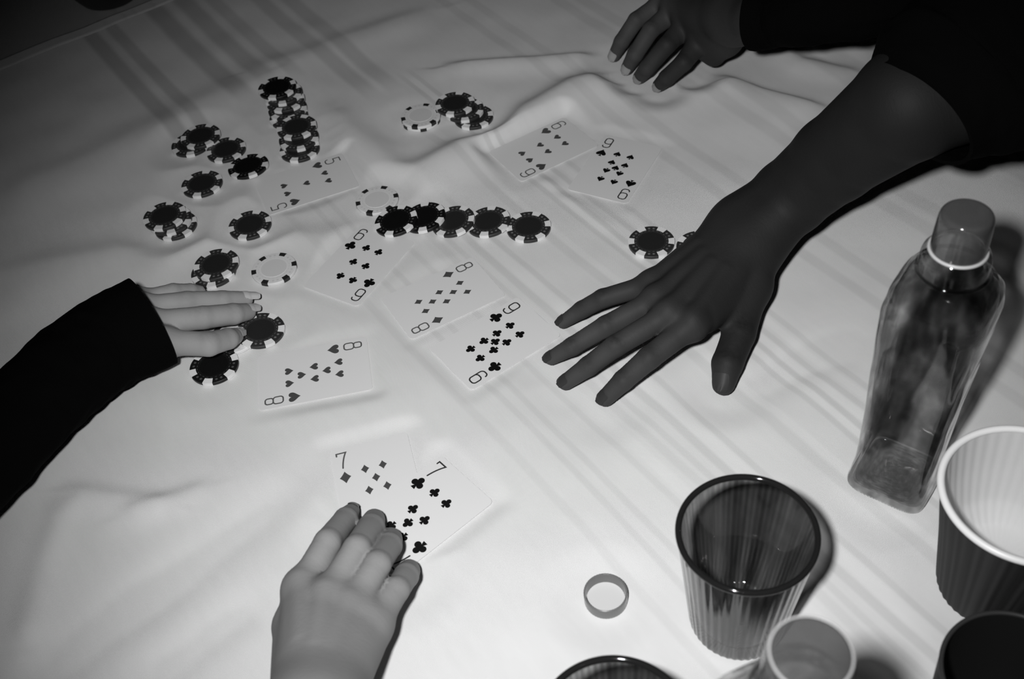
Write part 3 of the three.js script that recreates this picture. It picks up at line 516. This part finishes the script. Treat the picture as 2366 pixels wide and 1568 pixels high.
function nailPlate(field, j, wide, long, start, roll = 0) {   // a curved plate that follows the back of the fingertip
  const a = new THREE.Vector3(...j[j.length - 2]), b = new THREE.Vector3(...j[j.length - 1]), r = j[j.length - 1][3];
  const ax = b.clone().sub(a).normalize(), fore = new THREE.Vector3(j[1][0] - j[0][0], 0, j[1][2] - j[0][2]).normalize().add(new THREE.Vector3(0, 1, 0)), up = fore.addScaledVector(ax, -ax.dot(fore)).normalize().applyAxisAngle(ax, roll), side = new THREE.Vector3().crossVectors(ax, up);
  const n = 10, m = 12, last = new Array(n + 1).fill(0.9 * r), P = [];
  const W = wide / 2, p = (u, v, lift) => {
    const s = (u - 0.5) * 2, t = start + v * long, cx = s * W * (1 - 0.12 * v) * (v > 0.8 ? 1 - 0.35 * ((v - 0.8) / 0.2) ** 2 : 1) * (v < 0.25 ? 0.8 + 0.2 * Math.sqrt(v / 0.25) : 1);
    const o = b.clone().addScaledVector(ax, t).addScaledVector(side, cx); let h = r * 2.2, hit = null;
    for (let i = 0; i < 40; i++) { const q = o.clone().addScaledVector(up, h), d = field(q.x, q.y, q.z); if (d < 0.0002) { hit = h; break; } h -= Math.max(d * 0.8, 0.0002); if (h < 0.05 * r) break; }
    const iu = Math.round(u * n); if (hit !== null && (v < 0.45 || hit > last[iu] - 0.0006)) last[iu] = hit; else last[iu] -= 0.00012;
    return o.addScaledVector(up, last[iu] + lift);
  };
  for (let q = 0; q <= m; q++) { const row = []; for (let i = 0; i <= n; i++) row.push(p(i / n, q / m, 0.0004)); P.push(row); }
  const top = grid(n, m, (u, v) => P[Math.round(v * m)][Math.round(u * n)].toArray()), low = grid(n, m, (u, v) => P[Math.round(v * m)][n - Math.round(u * n)].clone().addScaledVector(up, -0.0007).toArray());
  return merge([top, low]);
}
function sleeveGeo(R, flat, folds, seed, wall = 0.0022, bottom = -1) {      // rings of centre + half width, a doubled hem at the first ring
  const cs = new THREE.CatmullRomCurve3(R.map((r) => new THREE.Vector3(r[0], r[1], r[2]))), n = 110, seg = 96;
  const half = (t) => { const q = t * (R.length - 1), i = Math.min(R.length - 2, Math.floor(q)), k = q - i; return R[i][3] + (R[i + 1][3] - R[i][3]) * k * k * (3 - 2 * k); };
  const ring = (t, u, inset) => {
    const c = cs.getPoint(t), ax = cs.getTangent(t), sd = new THREE.Vector3().crossVectors(ax, new THREE.Vector3(0, 1, 0)).normalize(), up = new THREE.Vector3().crossVectors(sd, ax).normalize(), a = u * Math.PI * 2, h = half(t);
    const f = 1 + folds * (N(Math.cos(a) * 1.6, t * 11 + a * 0.35, Math.sin(a) * 1.6 + seed) + 0.5 * N(Math.cos(a) * 3, t * 25, Math.sin(a) * 3 + seed)) * smooth(0, 0.08, t);
    const q = c.addScaledVector(sd, Math.cos(a) * (h * f - inset)).addScaledVector(up, Math.sin(a) * (h * flat * f - inset));
    if (bottom > 0) q.y = Math.max(q.y, bottom);
    return q.toArray();
  };
  const outer = grid(seg, n, (u, v) => ring(v, u, 0), true), inner = grid(seg, 16, (u, v) => ring((1 - v) * 0.12, u, wall), true), lip = grid(seg, 2, (u, v) => ring(0, u, wall * (1 - v)), true);
  const end = grid(seg, 2, (u, v) => { const q = ring(1, u, 0), c = cs.getPoint(1); return [q[0] + (c.x - q[0]) * v, q[1] + (c.y - q[1]) * v, q[2] + (c.z - q[2]) * v]; }, true);
  return merge([outer, inner, lip, end]);
}
const pores = dataTexture(256, 256, (a, b) => { const w = (s, k) => N(a * s, b * s, k) * (1 - a) + N((a - 1) * s, b * s, k) * a; return 0.5 + 0.35 * w(14, 1) + 0.25 * w(40, 4); });
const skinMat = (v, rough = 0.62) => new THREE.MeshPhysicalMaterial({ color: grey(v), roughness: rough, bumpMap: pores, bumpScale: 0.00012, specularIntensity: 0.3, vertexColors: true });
const fabric = (v) => new THREE.MeshPhysicalMaterial({ color: grey(v), roughness: 1, specularIntensity: 0.05, side: THREE.DoubleSide });
function person(A, tone, nailTone, depth, label, nails) {
  const t = thing('person', [0, 0, 0], label, 'person');
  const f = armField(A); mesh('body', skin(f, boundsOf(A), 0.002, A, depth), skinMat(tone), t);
  const nm = new THREE.MeshPhysicalMaterial({ color: grey(nailTone), roughness: 0.5, specularIntensity: 0.35 });
  for (const [finger, w, l, s, roll] of nails) mesh('fingernail', nailPlate(f, A[finger], w, l, s, roll), nm, t);
  return t;
}
{
  const p1 = person(ARMS.P1, 0.025, 0.034, 1, 'person in a black short sleeved shirt reaching in from the right with one spread hand', [['thumb', 0.0125, 0.0135, -0.006, 0.2], ['index', 0.0095, 0.0105, -0.005, 0], ['middle', 0.009, 0.010, -0.005, 0], ['ring', 0.0085, 0.010, -0.005, 0], ['pinky', 0.0078, 0.009, -0.004, 0]]);
  mesh('shirt', sleeveGeo(ARMS.P1.sleeve, 0.8, 0.05, 3, 0.003), fabric(0.0025), p1).userData.label = 'black shirt with a loose short sleeve';
  const p2 = person(ARMS.P2, 0.036, 0.36, 0.7, 'person in a long dark sleeve resting bent fingers on the cloth at the top', [['thumb', 0.009, 0.010, -0.005, 0], ['index', 0.0105, 0.011, -0.006, -0.7], ['middle', 0.0105, 0.011, -0.006, -0.7], ['ring', 0.0105, 0.011, -0.006, -0.6], ['pinky', 0.01, 0.011, -0.006, -0.5]]);
  mesh('sleeve', sleeveGeo(ARMS.P2.sleeve, 0.85, 0.05, 8), fabric(0.0025), p2).userData.label = 'long black sleeve';
  const p3 = person(ARMS.P3, 0.25, 0.55, 0.35, 'person in a long black sleeve reaching in from the left to finger the chips', [['ring', 0.0085, 0.015, -0.003, 0], ['middle', 0.0085, 0.014, -0.003, 0], ['index', 0.009, 0.014, -0.003, 0]]);
  mesh('sleeve', sleeveGeo(ARMS.P3.sleeve, 0.95, 0.06, 5, 0.0022, TABLE + 0.004), fabric(0.0025), p3).userData.label = 'long black sleeve with a plain cuff';
  person(ARMS.P4, 0.22, 0.26, 0.25, 'person with a bare forearm pressing two sevens down at the bottom of the picture', [['index', 0.009, 0.009, -0.005, 0]]);
}
renderer.render(scene, camera);
